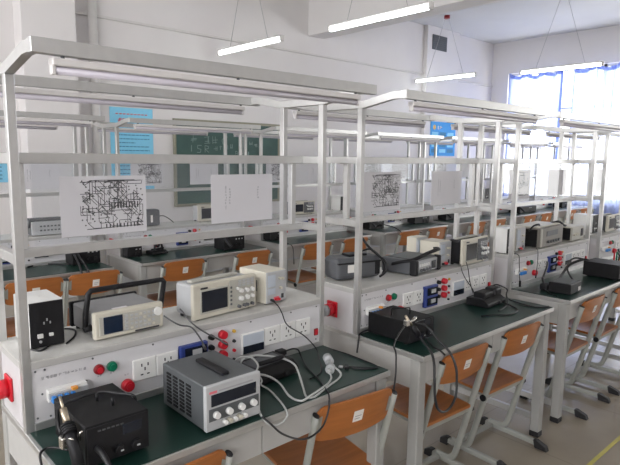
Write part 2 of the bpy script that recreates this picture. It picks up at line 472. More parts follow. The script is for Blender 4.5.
# ------------------------------------------------------------------ workbench
BG = 'grey framed electronics workbenches'
def make_bench():
    t = thing('lab_workbench', '', 'workbench', (0,0,0), 0, BG)
    # --- desk
    MB().box(0, L, -W, D+PD, .731, .752, 'alu', .002).build('desktop', t)
    MB().box(.010, L-.006, -W+.006, -.001, .752, ZD, 'mat_', .001).build('desk_mat', t)
    for s in (0, 1):
        x0 = .004 if s == 0 else L-.018
        b = MB(); b.box(x0, x0+.014, -W+.045, D+PD-.04, .60, .731, 'apron', .001)
        b.build('apron_panel', t)
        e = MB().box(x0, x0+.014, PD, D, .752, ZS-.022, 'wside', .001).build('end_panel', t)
        if s == 0:
            MB().box(-.005, .004, .128, .196, .806, .880, 'red', .003).build('plug_plate', e)
            b = MB(); b.cyl((-.005,.162,.842), (-1,0,0), .029, .034, 'red', 20); b.build('plug_collar', e)
            MB().cyl((-.039,.162,.842), (-1,0,0), .026, .028, 'lgrey', 18).build('plug_cap', e)
    for x in (0, L-.05):
        for y in (-W+.02, D+PD-.05):
            l = MB().box(x, x+.05, y, y+.05, .03, .731, 'legg', .004).build('leg', t)
            MB().box(x-.001, x+.051, y-.001, y+.051, 0, .032, 'foot', .003).build('foot_cap', l)
    for s in (0, 1):
        xa = .055+s*.538
        b = MB(); b.box(xa, xa+.534, -W+.028, -W+.040, .622, .728, 'apron', .0015); b.box(xa+.01, xa+.524, -W+.04, .02, .630, .70, 'apron')
        b.build('drawer', t)
    MB().box(.05, L-.05, .262, .284, .30, .34, 'alu', .003).build('back_rail', t)
    for x in (.013, L-.037): MB().box(x, x+.024, -W+.07, D-.02, .09, .125, 'alu', .003).build('end_rail', t)
    # --- housing and shelf
    b = MB(); b.box(PW, L-PW, .0, D+PD, ZS-.004, ZS, 'shelf'); b.box(0, PW, PD, D, ZS-.004, ZS, 'shelf'); b.box(L-PW, L, PD, D, ZS-.004, ZS, 'shelf'); b.box(PW, L-PW, -.001, D+PD, ZS-.024, ZS-.004, 'edge', .0015); b.box(0, L, PD, D, ZS-.024, ZS-.004, 'edge')
    b.build('shelf', t)
    MB().box(.01, L-.01, D+.012, D+.022, .60, ZS-.024, 'white').build('back_panel', t)
    b = MB(); b.box(PW, L-PW, -.001, .016, .752, .778, 'alu', .0015); b.build('sill_rail', t)
    cp = MB().box(PW, L-PW, .004, .012, .778, ZS-.024, 'white').build('control_panel', t)
    y = .004
    def knob(name, x, z, r, m, h=.014, m2=None):
        b = MB(); b.cyl((x, y, z), (0,-1,0), r, h, m, 18, r*.88)
        if m2: b.cyl((x, y-h, z), (0,-1,0), r*.55, .004, m2, 14)
        return b.build(name, cp)
    knob('indicator_lamp', .217, .893, .0165, 'redd', .012, 'red'); knob('indicator_lamp', .258, .893, .0165, 'green', .012, 'green')
    knob('stop_button', .306, .818, .020, 'red', .022, 'red')
    b = MB(); b.box(.06, .173, y-.022, y, .836, .873, 'whitep', .002); b.box(.06,.173,y-.030,y-.02,.848,.864,'lgrey',.001); br = b.build('circuit_breaker', cp)
    b = MB()
    for k in range(4): b.box(.066+k*.018, .078+k*.018, y-.042, y-.022, .838, .858, 'bluel', .002)
    build_each(b, 'toggle', br)
    MB().box(.124, .140, y-.038, y-.022, .862, .871, 'orange', .001).build('test_button', br)
    def socket(x0, x1):
        b = MB(); b.box(x0+.001, x1-.001, y-.009, y, .822, .895, 'whitep', .003)
        cx = (x0+x1)/2; yy = y-.0092
        for dx, dz, w_, h_ in ((-.011,.016,.004,.010),(.011,.016,.004,.010),(0,.002,.004,.011),(-.011,-.016,.009,.004),(.011,-.016,.009,.004)):
            b.box(cx+dx-w_/2, cx+dx+w_/2, yy-.001, yy, .858+dz-h_/2, .858+dz+h_/2, 'ink')
        b.build('socket_outlet', cp)
    for a, c in ((.324,.407),(.407,.490),(.858,.940),(.940,1.021),(1.021,1.102)): socket(a, c)
    b = MB(); b.box(.492, .600, y-.020, y, .795, .905, 'blue', .002); mt = b.build('digital_meter', cp)
    b = MB()
    for z in (.858, .806):
        d_ = MB().box(.508, .592, y-.024, y-.019, z, z+.038, 'screen').build('display', mt)
    for z in (.858, .806): b.box(.535,.572,y-.026,y-.023,z+.010,z+.030,'lgrey')
    build_each(b, 'display_label', mt)
    for z in (.910,.872,.835): knob('terminal_knob', .670, z, .0165, 'red', .020)
    for z in (.910,.872,.835): knob('terminal_post', .622, z, .0105, 'black', .016)
    for z, m in ((.912,'yellow'),(.874,'ink'),(.838,'red'),(.802,'ink')): knob('banana_jack', .722, z, .0065, m, .008)
    b = MB(); b.box(.753, .856, y-.012, y, .812, .893, 'whitep', .002); am = b.build('analog_meter', cp)
    MB().box(.757, .852, y-.015, y-.011, .846, .889, 'meter').build('dial', am)
    MB().box(.757, .852, y-.016, y-.011, .816, .845, 'screen').build('lower_cover', am)
    b = MB(); b.box(1.127, 1.147, y-.008, y, .808, .837, 'redd', .002); b.box(1.130,1.144,y-.011,y-.007,.812,.833,'red',.001); b.build('rocker_switch', cp)
    b = MB()   # printed title and captions: illegible small marks, and screws
    rn = random.Random(3)
    for k in range(11): hanzi(b, .050+k*.012, .902, .009, .0016, y-.0006, 'inkl', rn)
    for x in (.212, .253, .300):
        for k in range(2): hanzi(b, x+k*.008, .868 if x < .29 else .850, .006, .0012, y-.0006, 'inkl', rn)
    b.build('panel_text', cp)
    b = MB()
    for x, z in ((.034,.932),(.06,.932),(.20,.932),(.40,.932),(.60,.932),(.80,.932),(1.0,.932),(1.14,.932),(.034,.79),(.07,.787),(1.14,.79),(.05,.86),(.178,.866)):
        b.cyl((x, y, z), (0,-1,0), .0032, .002, 'dgrey', 8)
    build_each(b, 'screw', cp)
    # --- frame
    for x in (0, L-PW):
        for yy in (0, D):
            MB().box(x, x+PW, yy, yy+PD, .752, HT, 'alu', .0015).build('post', t)
    for x in (0, L-PW):
        MB().box(x, x+PW, -.0005, D+PD+.0005, HT, HT+.030, 'alu', .0015).build('top_rail', t)
        for z in (HR, HL): MB().box(x+.001, x+PW-.001, PD, D, z-.015, z+.015, 'alu', .0015).build('side_rail', t)
        z0 = HT+.015; z1 = ZB-.018; h = .015
        for s in (-1, 1):
            ya = 0 if s < 0 else D+PD
            pts = [(0, z0), (OA-.075, z1), (OA-.024, z1)]
            up = [(ya+s*q, z+h) for q, z in pts]; dn = [(ya+s*q, z-h) for q, z in pts]
            MB().prism(up+dn[::-1], 'x', x, x+PW, 'alu').build('arm', t)
    for s in (-1, 1):
        ya = -OA if s < 0 else D+PD+OA-.026
        MB().box(0, L+.03, ya, ya+.026, ZB-.036, ZB, 'alu', .0015).build('lamp_beam', t)
        yc = ya+.013
        fx = MB().box(.046, 1.125, yc-.016, yc+.016, ZB-.062, ZB-.043, 'lampbody', .003)
        for x in (.075, .59, 1.11): fx.cyl((x, yc, ZB-.045), (0,0,1), .005, .012, 'dgrey', 8)
        fx = fx.build('light_fixture', t)
        MB().cyl((.056, yc, ZB-.071), (1,0,0), .0100, 1.057, 'tubeoff', 12).build('tube', fx)
        b = MB()
        for x in (.046, 1.113): b.box(x, x+.010, yc-.010, yc+.010, ZB-.082, ZB-.045, 'lampbody', .002)
        build_each(b, 'lamp_holder', fx)
    yc = .139
    MB().box(0, L, yc-.016, yc+.016, HR-.016, HR+.016, 'alu', .0015).build('display_rail', t)
    MB().box(0, L, yc-.016, yc+.016, HL-.016, HL+.011, 'alu', .0015).build('display_rail', t)
    for x in (.046, 1.104): MB().box(x, x+.024, yc-.013, yc+.013, HL+.011, HR-.016, 'alu', .0015).build('stile', t)
    b = MB()
    for yy in (yc-.009, yc+.009): b.quad([(.09,yy,HL+.015),(1.104,yy,HL+.015),(1.104,yy,HR-.016),(.09,yy,HR-.016)], 'glass')
    build_each(b, 'glass_pane', t)
    return t
bench0 = make_bench()
row1 = ['nearest workbench at the left, with the grey power supply on its desk',
 'second front row workbench, with a black hose hanging over its desk edge',
 'third workbench of the front row, with a brown grey instrument on its shelf',
 'front row workbench cut by the right edge of the photo']
row2 = ['back row workbench at far left, seen behind the nearest bench through its glass',
 'back row workbench in front of the blackboard',
 'back row workbench just right of the blackboard, third from the left',
 'back row workbench behind the second front bench',
 'back row workbench below the deep blue poster',
 'back row workbench left of the curtained window, two from the row end',
 'last back row workbench, nearest the curtained window']
BENCH = {}
for k in range(4):
    if k == 0: bench0['label'] = row1[0]; BENCH[1,0] = bench0
    else: BENCH[1,k] = dup(bench0, (k*PX,0,0), 0, row1[k])
for k in range(7): BENCH[2,k] = dup(bench0, (k*PX,PY,0), 0, row2[k])

# papers in the glass frames (between the two panes)
def make_schematic():
    t = thing('circuit_sheet', '', 'paper', (0,0,0), 0, 'printed circuit layout sheets in the glass frames')
    w, h = .285, .192
    MB().box(0, w, -.0008, .0008, 0, h, 'paper').build('sheet', t)
    b = MB(); rn = random.Random(11); y = -.0012
    X0, X1, Z0, Z1 = .062, .272, .022, .178
    for k in range(80):
        x = X0+(X1-X0)*rn.random(); z = Z0+(Z1-Z0)*rn.random(); pts = [(x, z)]
        for j in range(rn.randint(2, 5)):
            st = .010+.034*rn.random(); dx, dz = rn.choice(((1,0),(-1,0),(0,1),(0,-1),(.7,.7),(.7,-.7),(-.7,.7),(1,0)))
            x = min(X1, max(X0, x+dx*st)); z = min(Z1, max(Z0, z+dz*st)); pts.append((x, z))
        stroke(b, pts, .0019, y, 'ink')
    for k in range(70):
        x = X0+(X1-X0)*rn.random(); z = Z0+(Z1-Z0)*rn.random(); b.cyl((x, y+.0004, z), (0,-1,0), .0026, .0006, 'ink', 6)
    for k in range(10): b.box(X0+.1+k*.010, X0+.104+k*.010, y-.0002, y, .085, .105, 'ink'); b.box(X0+.08+k*.012, X0+.084+k*.012, y-.0002, y, .020, .034, 'ink')
    stroke(b, [(.062,.172),(.268,.176)], .0024, y, 'ink'); stroke(b, [(.08,.02),(.262,.024)], .0024, y, 'ink')
    b.build('circuit_drawing', t)
    return t
def make_text():
    t = thing('text_sheet', '', 'paper', (0,0,0), 0, 'white text sheets in the glass frames')
    w, h = .292, .185
    MB().box(0, w, -.0008, .0008, 0, h, 'paper').build('sheet', t)
    b = MB(); rn = random.Random(5); y = -.0012
    for x, n, z in ((.062, 9, .135), (.080, 6, .125), (.215, 5, .130)):
        for k in range(n): hanzi(b, x, z-k*.0105, .007, .0013, y, 'inkl', rn)
    b.build('printed_text', t)
    return t
sch0, txt0 = make_schematic(), make_text()
where1 = ['the nearest bench', 'the second front bench', 'the third front bench', 'the front bench at the right edge']
where2 = ['the far left back bench', 'the back bench before the blackboard', 'the back bench right of the blackboard', 'the fourth back bench from the left', 'the back bench below the blue poster', 'the sixth back bench from the left', 'the last back bench by the window']
first = True
for (r_, k) in BENCH:
    x0, y0 = k*PX, (r_-1)*PY
    wh = (where1 if r_ == 1 else where2)[k]
    ps = (x0+.170, y0+.139, 1.295 if r_ == 1 else 1.30); pt = (x0+.717, y0+.139, 1.300)
    ls = 'black circuit layout sheet in the glass of '+wh; lt = 'mostly blank text sheet in the glass of '+wh
    if first: sch0.location = ps; sch0['label'] = ls; txt0.location = pt; txt0['label'] = lt; first = False
    else:
        dup(sch0, ps, 0, ls); dup(txt0, pt, 0, lt)

# ------------------------------------------------------------------ chairs
def make_chair():
    t = thing('student_chair', '', 'chair', (0,0,0), 0, 'orange plywood student chairs')
    def ty(z): return .05-.262*z
    for s in (-1, 1):
        x = s*.178
        fr = MB(); fr.tube([(x, .14, .040), (x, .085, .040), (x, .050, .052), (x, ty(.10), .10), (x, ty(.35), .35), (x, ty(.685), .685)], .015, 'tube_', 12, flat=(.0105,.0165), up=(1,0,0), n=4)
        fr = fr.build('side_tube', t)
        MB().cyl((x+s*.008, ty(.34), .345), (s,0,0), .017, .009, 'blackp', 16).build('adjuster_knob', fr)
        MB().tube([(x, ty(.684), .684), (x, ty(.6885), .6885)], .012, 'foot', 12, False, flat=(.0098,.0155), up=(1,0,0)).build('end_plug', fr)
        rn = MB().box(x-.013, x+.013, -.165, .185, .012, .040, 'tube_', .006, 2).build('runner', t)
        b = MB()
        b.prism([(-.215,.0),(-.145,.0),(-.135,.044),(-.150,.046),(-.205,.026)], 'x', x-.016, x+.016, 'foot', .003)
        b.build('foot_cap', rn)
        MB().prism([(.215,.0),(.165,.0),(.160,.046),(.185,.046),(.212,.030)], 'x', x-.016, x+.016, 'foot', .003).build('foot_cap', rn)
    MB().box(-.165, .165, .11, .14, .018, .038, 'tube_', .004).build('cross_bar', t)
    b = MB(); b.box(-.168, .168, ty(.345)-.004, ty(.345)+.018, .330, .356, 'tube_', .004)
    for x in (-.158, .138): b.box(x, x+.020, ty(.345), .28, .338, .356, 'tube_', .003)
    b.build('seat_frame', t)
    b = MB(); n = 12
    def seat(u, v, off):
        x = (-.172+.344*u); y = -.052+.37*v
        zz = .372+.020*v-.012*math.sin(PI*min(1, v*1.15))*math.sin(PI*u)-.03*max(0, v-.85)/.15*max(0, v-.85)
        return Vector((x, y, zz+off))
    b.grid(lambda u, v: seat(u, v, 0), n, n, 'wood'); b.grid(lambda u, v: seat(1-u, v, -.014), n, n, 'wood')
    for fixed in (0, 1):
        b.grid(lambda u, v: seat(fixed, u if fixed else 1-u, -.014*(1-v)), n, 1, 'wood', False)
        b.grid(lambda u, v: seat(1-u if fixed else u, fixed, -.014*(1-v)), n, 1, 'wood', False)
    b.build('seat', t)
    # curved backrest between the tubes
    b = MB(); nx = 24; th = .012
    zc, yc = .640, ty(.640)
    def prof(u):
        x = (u-.5)*.342; e = abs(u-.5)*2
        top = .078-.026*max(0, (e-.84)/.16)**2-.008*e*e; bot = -.076+.016*max(0, (e-.86)/.14)**2+.014*e*e
        return x, top, bot
    def bk(u, v, off):
        x, tp, bt = prof(u); z = bt+(tp-bt)*v
        return Vector((x, yc-.262*z-.018*(1-(2*u-1)**2)+off, zc+z))
    b.grid(lambda u, v: bk(u, v, 0), nx, 6, 'wood'); b.grid(lambda u, v: bk(1-u, v, th), nx, 6, 'wood')
    b.grid(lambda u, v: bk(u, 1, th*v), nx, 1, 'wood', False); b.grid(lambda u, v: bk(1-u, 0, th*v), nx, 1, 'wood', False)
    b.grid(lambda u, v: bk(0, 1-u, th*v), 6, 1, 'wood', False); b.grid(lambda u, v: bk(1, u, th*v), 6, 1, 'wood', False)
    br = b.build('backrest', t)
    b = MB(); b.grid(lambda u, v: bk(.44+.13*u, .36+.30*v, -.0012), 4, 1, 'sticker')
    b.grid(lambda u, v: bk(.46+.09*u, .50+.02*v, -.0016), 1, 1, 'inkl'); b.grid(lambda u, v: bk(.46+.07*u, .43+.02*v, -.0016), 1, 1, 'inkl')
    b.build('sticker', br)
    for u0 in (.005, .945):
        b = MB(); b.grid(lambda u, v: bk(u0+.05*u, .28+.50*v, -.0030), 2, 2, 'tube_', False); b.grid(lambda u, v: bk(u0+.05-.05*u, .28+.50*v, -.0005), 2, 2, 'tube_', False)
        b.build('bracket', br)
    return t
chair0 = make_chair()
chairs = [ # x, y, label
 (.27, -.255, 'orange chair at the bottom edge of the photo, in front of the grey power supply'),
 (1.0, -.272, 'orange chair at the right end of the nearest bench, below the white plugs'),
 (1.73, -.25, 'orange chair behind the hanging black hose loop, at the second front bench'),
 (2.255, -.25, 'orange chair at the right end of the second front bench'),
 (3.15, -.25, 'orange chair at the left end of the third front bench'),
 (3.68, -.25, 'orange chair at the right end of the third front bench, at the photo edge'),
 (.625, PY-.33, 'back row orange chair behind the small black fronted white box'),
 (1.01, PY-.33, 'back row orange chair behind the carrying handle of the signal generator'),
 (1.70, PY-.33, 'back row orange chair behind the screen end of the oscilloscope'),
 (2.36, PY-.33, 'back row orange chair behind the cream meter box'),
]
for k, n in ((2,'third'),(3,'fourth'),(4,'fifth'),(5,'sixth'),(6,'last')):
    chairs.append((k*PX+.32, PY-.33, 'back row orange chair, left one at the %s bench of that row' % n))
    chairs.append((k*PX+.84, PY-.33, 'back row orange chair, right one at the %s bench of that row' % n))
for i, (x, y, lb) in enumerate(chairs):
    yy = y+.015 if y < 1 else y
    rz = -.14 if i == 1 else (-.05 if i in (2, 3) else 0)
    if i == 0: chair0.location = (x, yy, 0); chair0['label'] = lb
    else:
        c_ = dup(chair0, (x, yy, 0), rz, lb)
        if y > 1: c_.scale = (1.04, 1.04, 1.06)

# ------------------------------------------------------------------ instruments
def supply_box(loc, label, w=.102, d=.16, h=.146, rot=0):
    t = thing('isolation_supply', label, 'power supply', loc, rot, 'black fronted white supply boxes')
    MB().box(-w/2, w/2, .004, d, .004, h, 'whitep', .002).build('case', t)
    fp = MB().box(-w/2+.002, w/2-.002, 0, .006, .004, h-.002, 'blackp', .001).build('front_panel', t)
    b = MB()
    for dx, dz in ((-.009,.078),(.009,.078),(0,.088)): b.box(dx-.002, dx+.002, -.001, .001, dz-.004, dz+.004, 'lgrey')
    b.build('socket_outlet', fp)
    for x, s in ((-.022,.008),(.010,.006)): MB().box(x-s, x+s, -.006, .001, .040-s*.8, .040+s*.8, 'whitep', .001).build('switch', fp)
    MB().cyl((-.022,0,.022), (0,-1,0), .004, .005, 'lgrey', 10).build('fuse_cap', fp)
    b = MB()
    for x in (-w/2+.012, w/2-.012):
        for y in (.02, d-.02): b.cyl((x,y,0), (0,0,1), .006, .005, 'foot', 8)
    build_each(b, 'foot', t); return t
s0 = supply_box((.102, .100, ZS), 'white box with black socket front at the left end of the nearest shelf')
MB().tube([(.018,.02,.003),(-.03,-.026,.003),(-.052,.02,.003)], .003, 'cable').tube([(.05,-.012,.004),(.097,.05,.004),(.115,.12,.004),(.06,.175,.004)], .003, 'cable').build('cord', s0)

def signal_generator(loc, label, rot=0):
    w, d, h = .240, .205, .092
    t = thing('signal_generator', label, 'signal generator', loc, rot)
    MB().box(-w/2+.008, w/2-.008, .02, d, .010, h-.004, 'sgrey', .004).build('case', t)
    b = MB(); b.box(-w/2, w/2, 0, .026, .004, h, 'cream', .006, 2); bz = b.build('bezel', t)
    MB().box(-w/2+.014, w/2-.012, -.002, .002, .016, h-.014, 'cream2', .002).build('face_plate', bz)
    MB().box(-w/2+.028, -w/2+.092, -.004, 0, .020, .076, 'screenb', .001).build('screen', bz)
    b = MB()
    for r_ in range(5): b.box(-w/2+.100, -w/2+.110, -.005, 0, .020+r_*.011, .028+r_*.011, 'lgrey', .001)
    for r_ in range(4):
        for c in range(6): b.box(-w/2+.119+c*.0155, -w/2+.128+c*.0155, -.005, 0, .021+r_*.014, .028+r_*.014, 'lgrey' if (r_+c) % 5 else 'cream', .001)
    build_each(b, 'key', bz)
    MB().cyl((w/2-.024, 0, .064), (0,-1,0), .014, .012, 'whitep', 20).build('dial', bz)
    b = MB(); b.box(w/2-.105, w/2-.018, -.003, 0, .008, .013, 'ink'); b.build('legend', bz)
    MB().box(-w/2+.075, -w/2+.125, .028, .042, h-.004, h-.0025, 'paper').build('inventory_label', t)
    b = MB()
    b.box(-w/2-.002, w/2+.002, d-.012, d+.006, .006, h, 'blackp', .004); b.build('rear_bumper', t)
    b = MB(); y0 = .075
    b.tube([(-w/2-.010, y0-.025, .035), (-w/2-.008, y0-.027, .085), (-w/2+.002, y0-.03, .148), (-w/2+.012, y0-.03, .158), (.02, y0-.03, .158), (w/2+.022, y0-.03, .158), (w/2+.030, y0-.03, .148), (w/2+.020, y0-.027, .085), (w/2+.012, y0-.025, .035)], .009, 'blackp', 8, False, flat=(.010,.009))
    b.build('carrying_handle', t)
    b = MB()
    for s in (-1, 1): b.cyl((s*(w/2-.009), y0-.025, .035), (s,0,0), .012, .022, 'blackp', 12)
    build_each(b, 'handle_pivot', t)
    b = MB()
    for x in (-w/2+.02, w/2-.02):
        for y in (.03, d-.02): b.cyl((x,y,0), (0,0,1), .009, .012, 'foot', 8)
    build_each(b, 'foot', t); return t
signal_generator((.347, .052, ZS), 'signal generator with cream front and raised dark carrying handle', .03)

def oscilloscope(loc, label, rot=0, w=.302, d=.125, h=.136, body='lgrey', dark=False):
    t = thing('oscilloscope', label, 'oscilloscope', loc, rot, 'oscilloscopes on the shelves')
    MB().box(-w/2+.012, w/2-.012, .012, d, .010, h-.008, body, .010, 2).build('case', t)
    bz = MB().box(-w/2, w/2, 0, .018, .004, h, 'cream', .006, 2).build('bezel', t)
    MB().box(-w/2+.030, -w/2+.160, -.003, .002, .022, h-.024, 'cream2', .002).build('screen_frame', bz)
    MB().box(-w/2+.036, -w/2+.154, -.005, 0, .030, h-.030, 'screen', .001).build('screen', bz)
    MB().box(-w/2+.165, w/2-.012, -.003, .002, .016, h-.010, 'cream2' if not dark else 'dgrey', .002).build('control_plate', bz)
    b = MB()
    for r_ in range(5): b.box(-w/2+.168, -w/2+.176, -.006, 0, .032+r_*.016, .040+r_*.016, 'mgrey', .001)
    for r_ in range(3):
        for c in range(4): b.box(w/2-.095+c*.021, w/2-.081+c*.021, -.006, 0, .098+r_*.009, .104+r_*.009, 'lgrey', .001)
    build_each(b, 'button', bz)
    b = MB()
    for x, z, r_ in ((.190,.092,.006),(.206,.082,.009),(.234,.080,.009),(.262,.079,.009),(.206,.052,.010),(.236,.052,.010),(.262,.053,.008)):
        b.cyl((-w/2+x+.012, -.002, z), (0,-1,0), r_, .014, 'whitep', 14, r_*.85)
    build_each(b, 'knob', bz)
    b = MB()
    for x in (.195,.222,.236,.262): b.cyl((-w/2+x+.012, -.002, .022), (0,-1,0), .0065, .012, 'dgrey', 10)
    build_each(b, 'input_jack', bz)
    MB().box(-w/2+.032, -w/2+.062, -.0045, -.002, h-.021, h-.015, 'ink').build('maker_mark', bz)
    MB().box(-w/2+.03, w/2-.05, .05, .08, h-.008, h+.002, 'cream2', .004).build('carrying_handle', t)
    b = MB()
    for x in (-w/2+.03, w/2-.03):
        for y in (.02, d-.02): b.cyl((x,y,0), (0,0,1), .010, .012, 'foot', 8)
    build_each(b, 'foot', t); return t
oscilloscope((.722, .050, ZS), 'cream oscilloscope with dark screen on the nearest shelf', .10)

def meter_box(loc, label, rot=0, w=.112, d=.165, h=.134, group='small cream meter boxes'):
    t = thing('meter_box', label, 'power supply', loc, rot, group)
    MB().box(-w/2, w/2, .006, d, .004, h, 'cream', .003).build('case', t)
    fp = MB().box(-w/2+.002, w/2-.002, 0, .008, .006, h-.002, 'lgrey', .002).build('front_panel', t)
    MB().box(-w/2+.008, -w/2+.048, -.003, .001, .072, h-.014, 'meter', .001).build('dial', fp)
    MB().box(-w/2+.008, -w/2+.048, -.003, .001, .040, .066, 'meter', .001).build('lower_dial', fp)
    b = MB()
    for x, z in ((.018,.102),(.034,.100),(.024,.062)): b.cyl((x-.004,0,z), (0,-1,0), .006, .010, 'cream', 12)
    build_each(b, 'knob', fp)
    for x, m in ((-.030,'ink'),(-.006,'red'),(.006,'red')): MB().cyl((x, 0, .018), (0,-1,0), .006, .012, m, 10).build('terminal', fp)
    MB().box(.026,.038,-.004,.001,.018,.036,'ink',.001).build('power_switch', fp)
    MB().box(-.016,.014,-.0008,.001,.012,.028,'redink').build('warning_mark', fp)
    if d > .15: MB().box(-w/2-.001, -w/2+.001, .055, .060, .05, .095, 'mgrey').build('side_slot', t)
    b = MB()
    for x in (-w/2+.014, w/2-.014):
        for y in (.02, d-.02): b.cyl((x,y,0), (0,0,1), .007, .006, 'foot', 8)
    build_each(b, 'foot', t); return t
meter_box((.968, .056, ZS), 'small cream meter box with grey front at the right of the nearest oscilloscope', .10)

# ---- power supply on the nearest desk
t = thing('bench_power_supply', 'grey bench power supply with white knobs on the nearest green desk', 'power supply', (.483, -.348, ZD))
w, d, h = .196, .262, .142
MB().box(-w/2+.002, w/2-.002, .014, d, .006, h, 'mgrey', .003).build('case', t)
fp = MB().box(-w/2, w/2, 0, .016, .006, h+.002, 'lgrey', .003).build('front_panel', t)
MB().box(-w/2+.018, w/2-.018, -.002, .001, .080, .116, 'screen', .001).build('display', fp)
b = MB(); b.box(-w/2+.010, w/2-.008, -.001, .001, .036, .074, 'mgrey'); b.build('control_strip', fp)
for k in range(4): MB().cyl((-w/2+.033+k*.044, 0, .054), (0,-1,0), .011, .014, 'whitep', 18, .0095).build('knob', fp)
for k in range(5): MB().cyl((-w/2+.060+k*.0175, 0, .026), (0,-1,0), .0065, .016, 'cream' if k % 2 else 'whitep', 12).build('terminal_post', fp)
MB().box(-w/2+.012, -w/2+.038, -.0008, .001, .120, .127, 'redink').build('maker_mark', fp)
MB().box(-w/2+.045, w/2-.03, -.0008, .001, .122, .126, 'inkl').build('model_text', fp)
b = MB()
for k in range(4):
    for j in range(9): b.box(-w/2-.0005, -w/2+.003, .086+k*.040, .112+k*.040, .024+j*.0115, .0300+j*.0115, 'black')
b.build('side_vent', t)  # real vents; their black slots are sized to paint in the side's shade
MB().box(-.014, .014, .045, .20, h+.0005, h+.012, 'blackp', .004, 2).build('carrying_handle', t)
b = MB()
for x in (-w/2+.02, w/2-.02):
    for y in (.03, d-.03): b.cyl((x,y,0), (0,0,1), .010, .008, 'foot', 8)
build_each(b, 'foot', t)

# ---- hot-air rework stations
def rework(loc, label, rot=0, w=.172, d=.235, h=.117, extras=None):
    t = thing('rework_station', label, 'soldering station', loc, rot, 'black hot air rework stations')
    MB().box(-w/2, w/2, 0, d, .008, h, 'black', .003).build('case', t)
    fp = MB().box(-w/2+.004, w/2-.004, -.004, .001, .012, h-.004, 'blackp', .001).build('front_panel', t)
    for x in (.000, .045): MB().cyl((x, -.004, .034), (0,-1,0), .013, .012, 'blackp', 16).build('knob', fp)
    b = MB()
    for x in (.000, .045): b.box(x-.0015, x+.0065, -.0175, -.016, .032, .036, 'lgrey')
    build_each(b, 'knob_pointer', fp)
    MB().box(.010, .064, -.006, -.003, .070, .098, 'screen', .001).build('display', fp)
    b = MB()
    for k in range(6): b.box(-.055+k*.012, -.047+k*.012, -.0048, -.0038, .099, .103, 'mgrey')
    b.build('front_legend', fp)
    b = MB()
    for x in (-w/2+.02, w/2-.02):
        for y in (.03, d-.03): b.cyl((x,y,0), (0,0,1), .010, .009, 'foot', 8)
    build_each(b, 'foot', t)
    return t
def local(t, pts): return [Vector(p)-t.location for p in pts]
rw = rework((.143, -.310, ZD), 'black hot air station with its wand at the left end of the nearest desk')
b = MB()
for x, y in ((.0, .14), (.022, .085)): b.cyl((x, y, .117), (0,0,1), .004, .022, 'blackp', 10)
build_each(b, 'hanger_post', rw)
P_ = local(rw, [(.040,-.187,.920),(.037,-.217,.898),(.036,-.233,.885),(.035,-.25,.868),(.033,-.275,.852),(.032,-.298,.836),(.03,-.337,.795)])
b = MB(); b.tube(P_[:2], .004, 'brass', 10, False); b.tube(P_[1:4], .009, 'brass', 12, False); wd = b.build('hot_air_wand', rw)
b = MB(); b.tube(P_[3:5], .0165, 'blackp', 14, False); b.tube(P_[4:], .0145, 'blackp', 14, False)
for k in range(4):
    q = P_[3].lerp(P_[4], k/4+.1); b.cyl(q, P_[4]-P_[3], .0185, .004, 'blackp', 14)
b.build('grip', wd)
q = local(rw, [(.020,-.272,.838),(.046,-.278,.846)])
b = MB(); b.box(q[0].x-.012, q[0].x+.010, q[0].y-.012, q[0].y+.012, q[0].z-.018, q[0].z+.012, 'chrome', .003)
b.tube([q[0], q[0]+Vector((.006,-.026,.014)), q[0]+Vector((.016,-.030,.004))], .0028, 'chrome', 8)
b.tube([q[1]+Vector((.004,-.012,-.01)), q[1]+Vector((.004,-.018,.012)), q[1]+Vector((.016,-.018,.012)), q[1]+Vector((.016,-.012,-.01))], .0028, 'chrome', 8)
b.tube([q[0]+Vector((.008,0,-.005)), (-.082,.045,.07)], .004, 'chrome', 8, False); b.build('wand_holder', rw)
b = MB(); b.tube(local(rw, [(.048,-.150,.80),(.049,-.13,.825),(.052,-.13,.860),(.062,-.155,.883),(.097,-.139,.880),(.144,-.127,.878),(.177,-.137,.878),(.203,-.174,.878),(.226,-.206,.878),(.236,-.212,.865),(.238,-.214,.82)]), .0042, 'cable'); b.build('iron_cord', rw)
b = MB(); b.tube(local(rw, [(.05,-.20,.772),(.030,-.15,.765),(.012,-.135,.762),(-.008,-.155,.760),(-.016,-.20,.74),(-.018,-.24,.70)]), .0035, 'cable'); b.build('power_cord', rw)
b = MB(); b.tube(local(rw, [(.085,-.314,.812),(.086,-.345,.809),(.088,-.385,.788),(.09,-.42,.74)]), [.009,.008,.007,.006], 'cable', 10); b.build('air_hose', rw)

rb = rework((1.537, -.250, ZD), 'black hot air station with wire top handle on the second front desk', 0, .178, .235, .102)
MB().tube([(-.05,.13,.10),(-.05,.13,.128),(-.046,.13,.132),(.020,.085,.132),(.024,.085,.128),(.024,.085,.10)], .003, 'blackp', 8, False).build('wire_handle', rb)
P_ = local(rb, [(1.405,-.262,.900),(1.425,-.266,.872),(1.437,-.272,.856),(1.462,-.292,.812)])
b = MB(); b.tube(P_[:3], .0065, 'brass', 10, False); wd = b.build('hot_air_wand', rb)
MB().tube(P_[2:], .0125, 'blackp', 12, False).build('grip', wd)
b = MB(); q = Vector(P_[1])
b.box(q.x-.028, q.x-.006, q.y-.012, q.y+.010, q.z-.014, q.z+.012, 'chrome', .003)
b.tube([q+Vector((-.01,0,0)), q+Vector((.012,-.016,.008)), q+Vector((.026,-.006,.012))], .004, 'chrome', 8)
b.cyl(q+Vector((.028,-.004,.006)), (1,.2,.3), .008, .014, 'chrome', 10)
b.tube([q, (-.086,.012,.085)], .004, 'chrome', 8, False); b.build('wand_holder', rb)
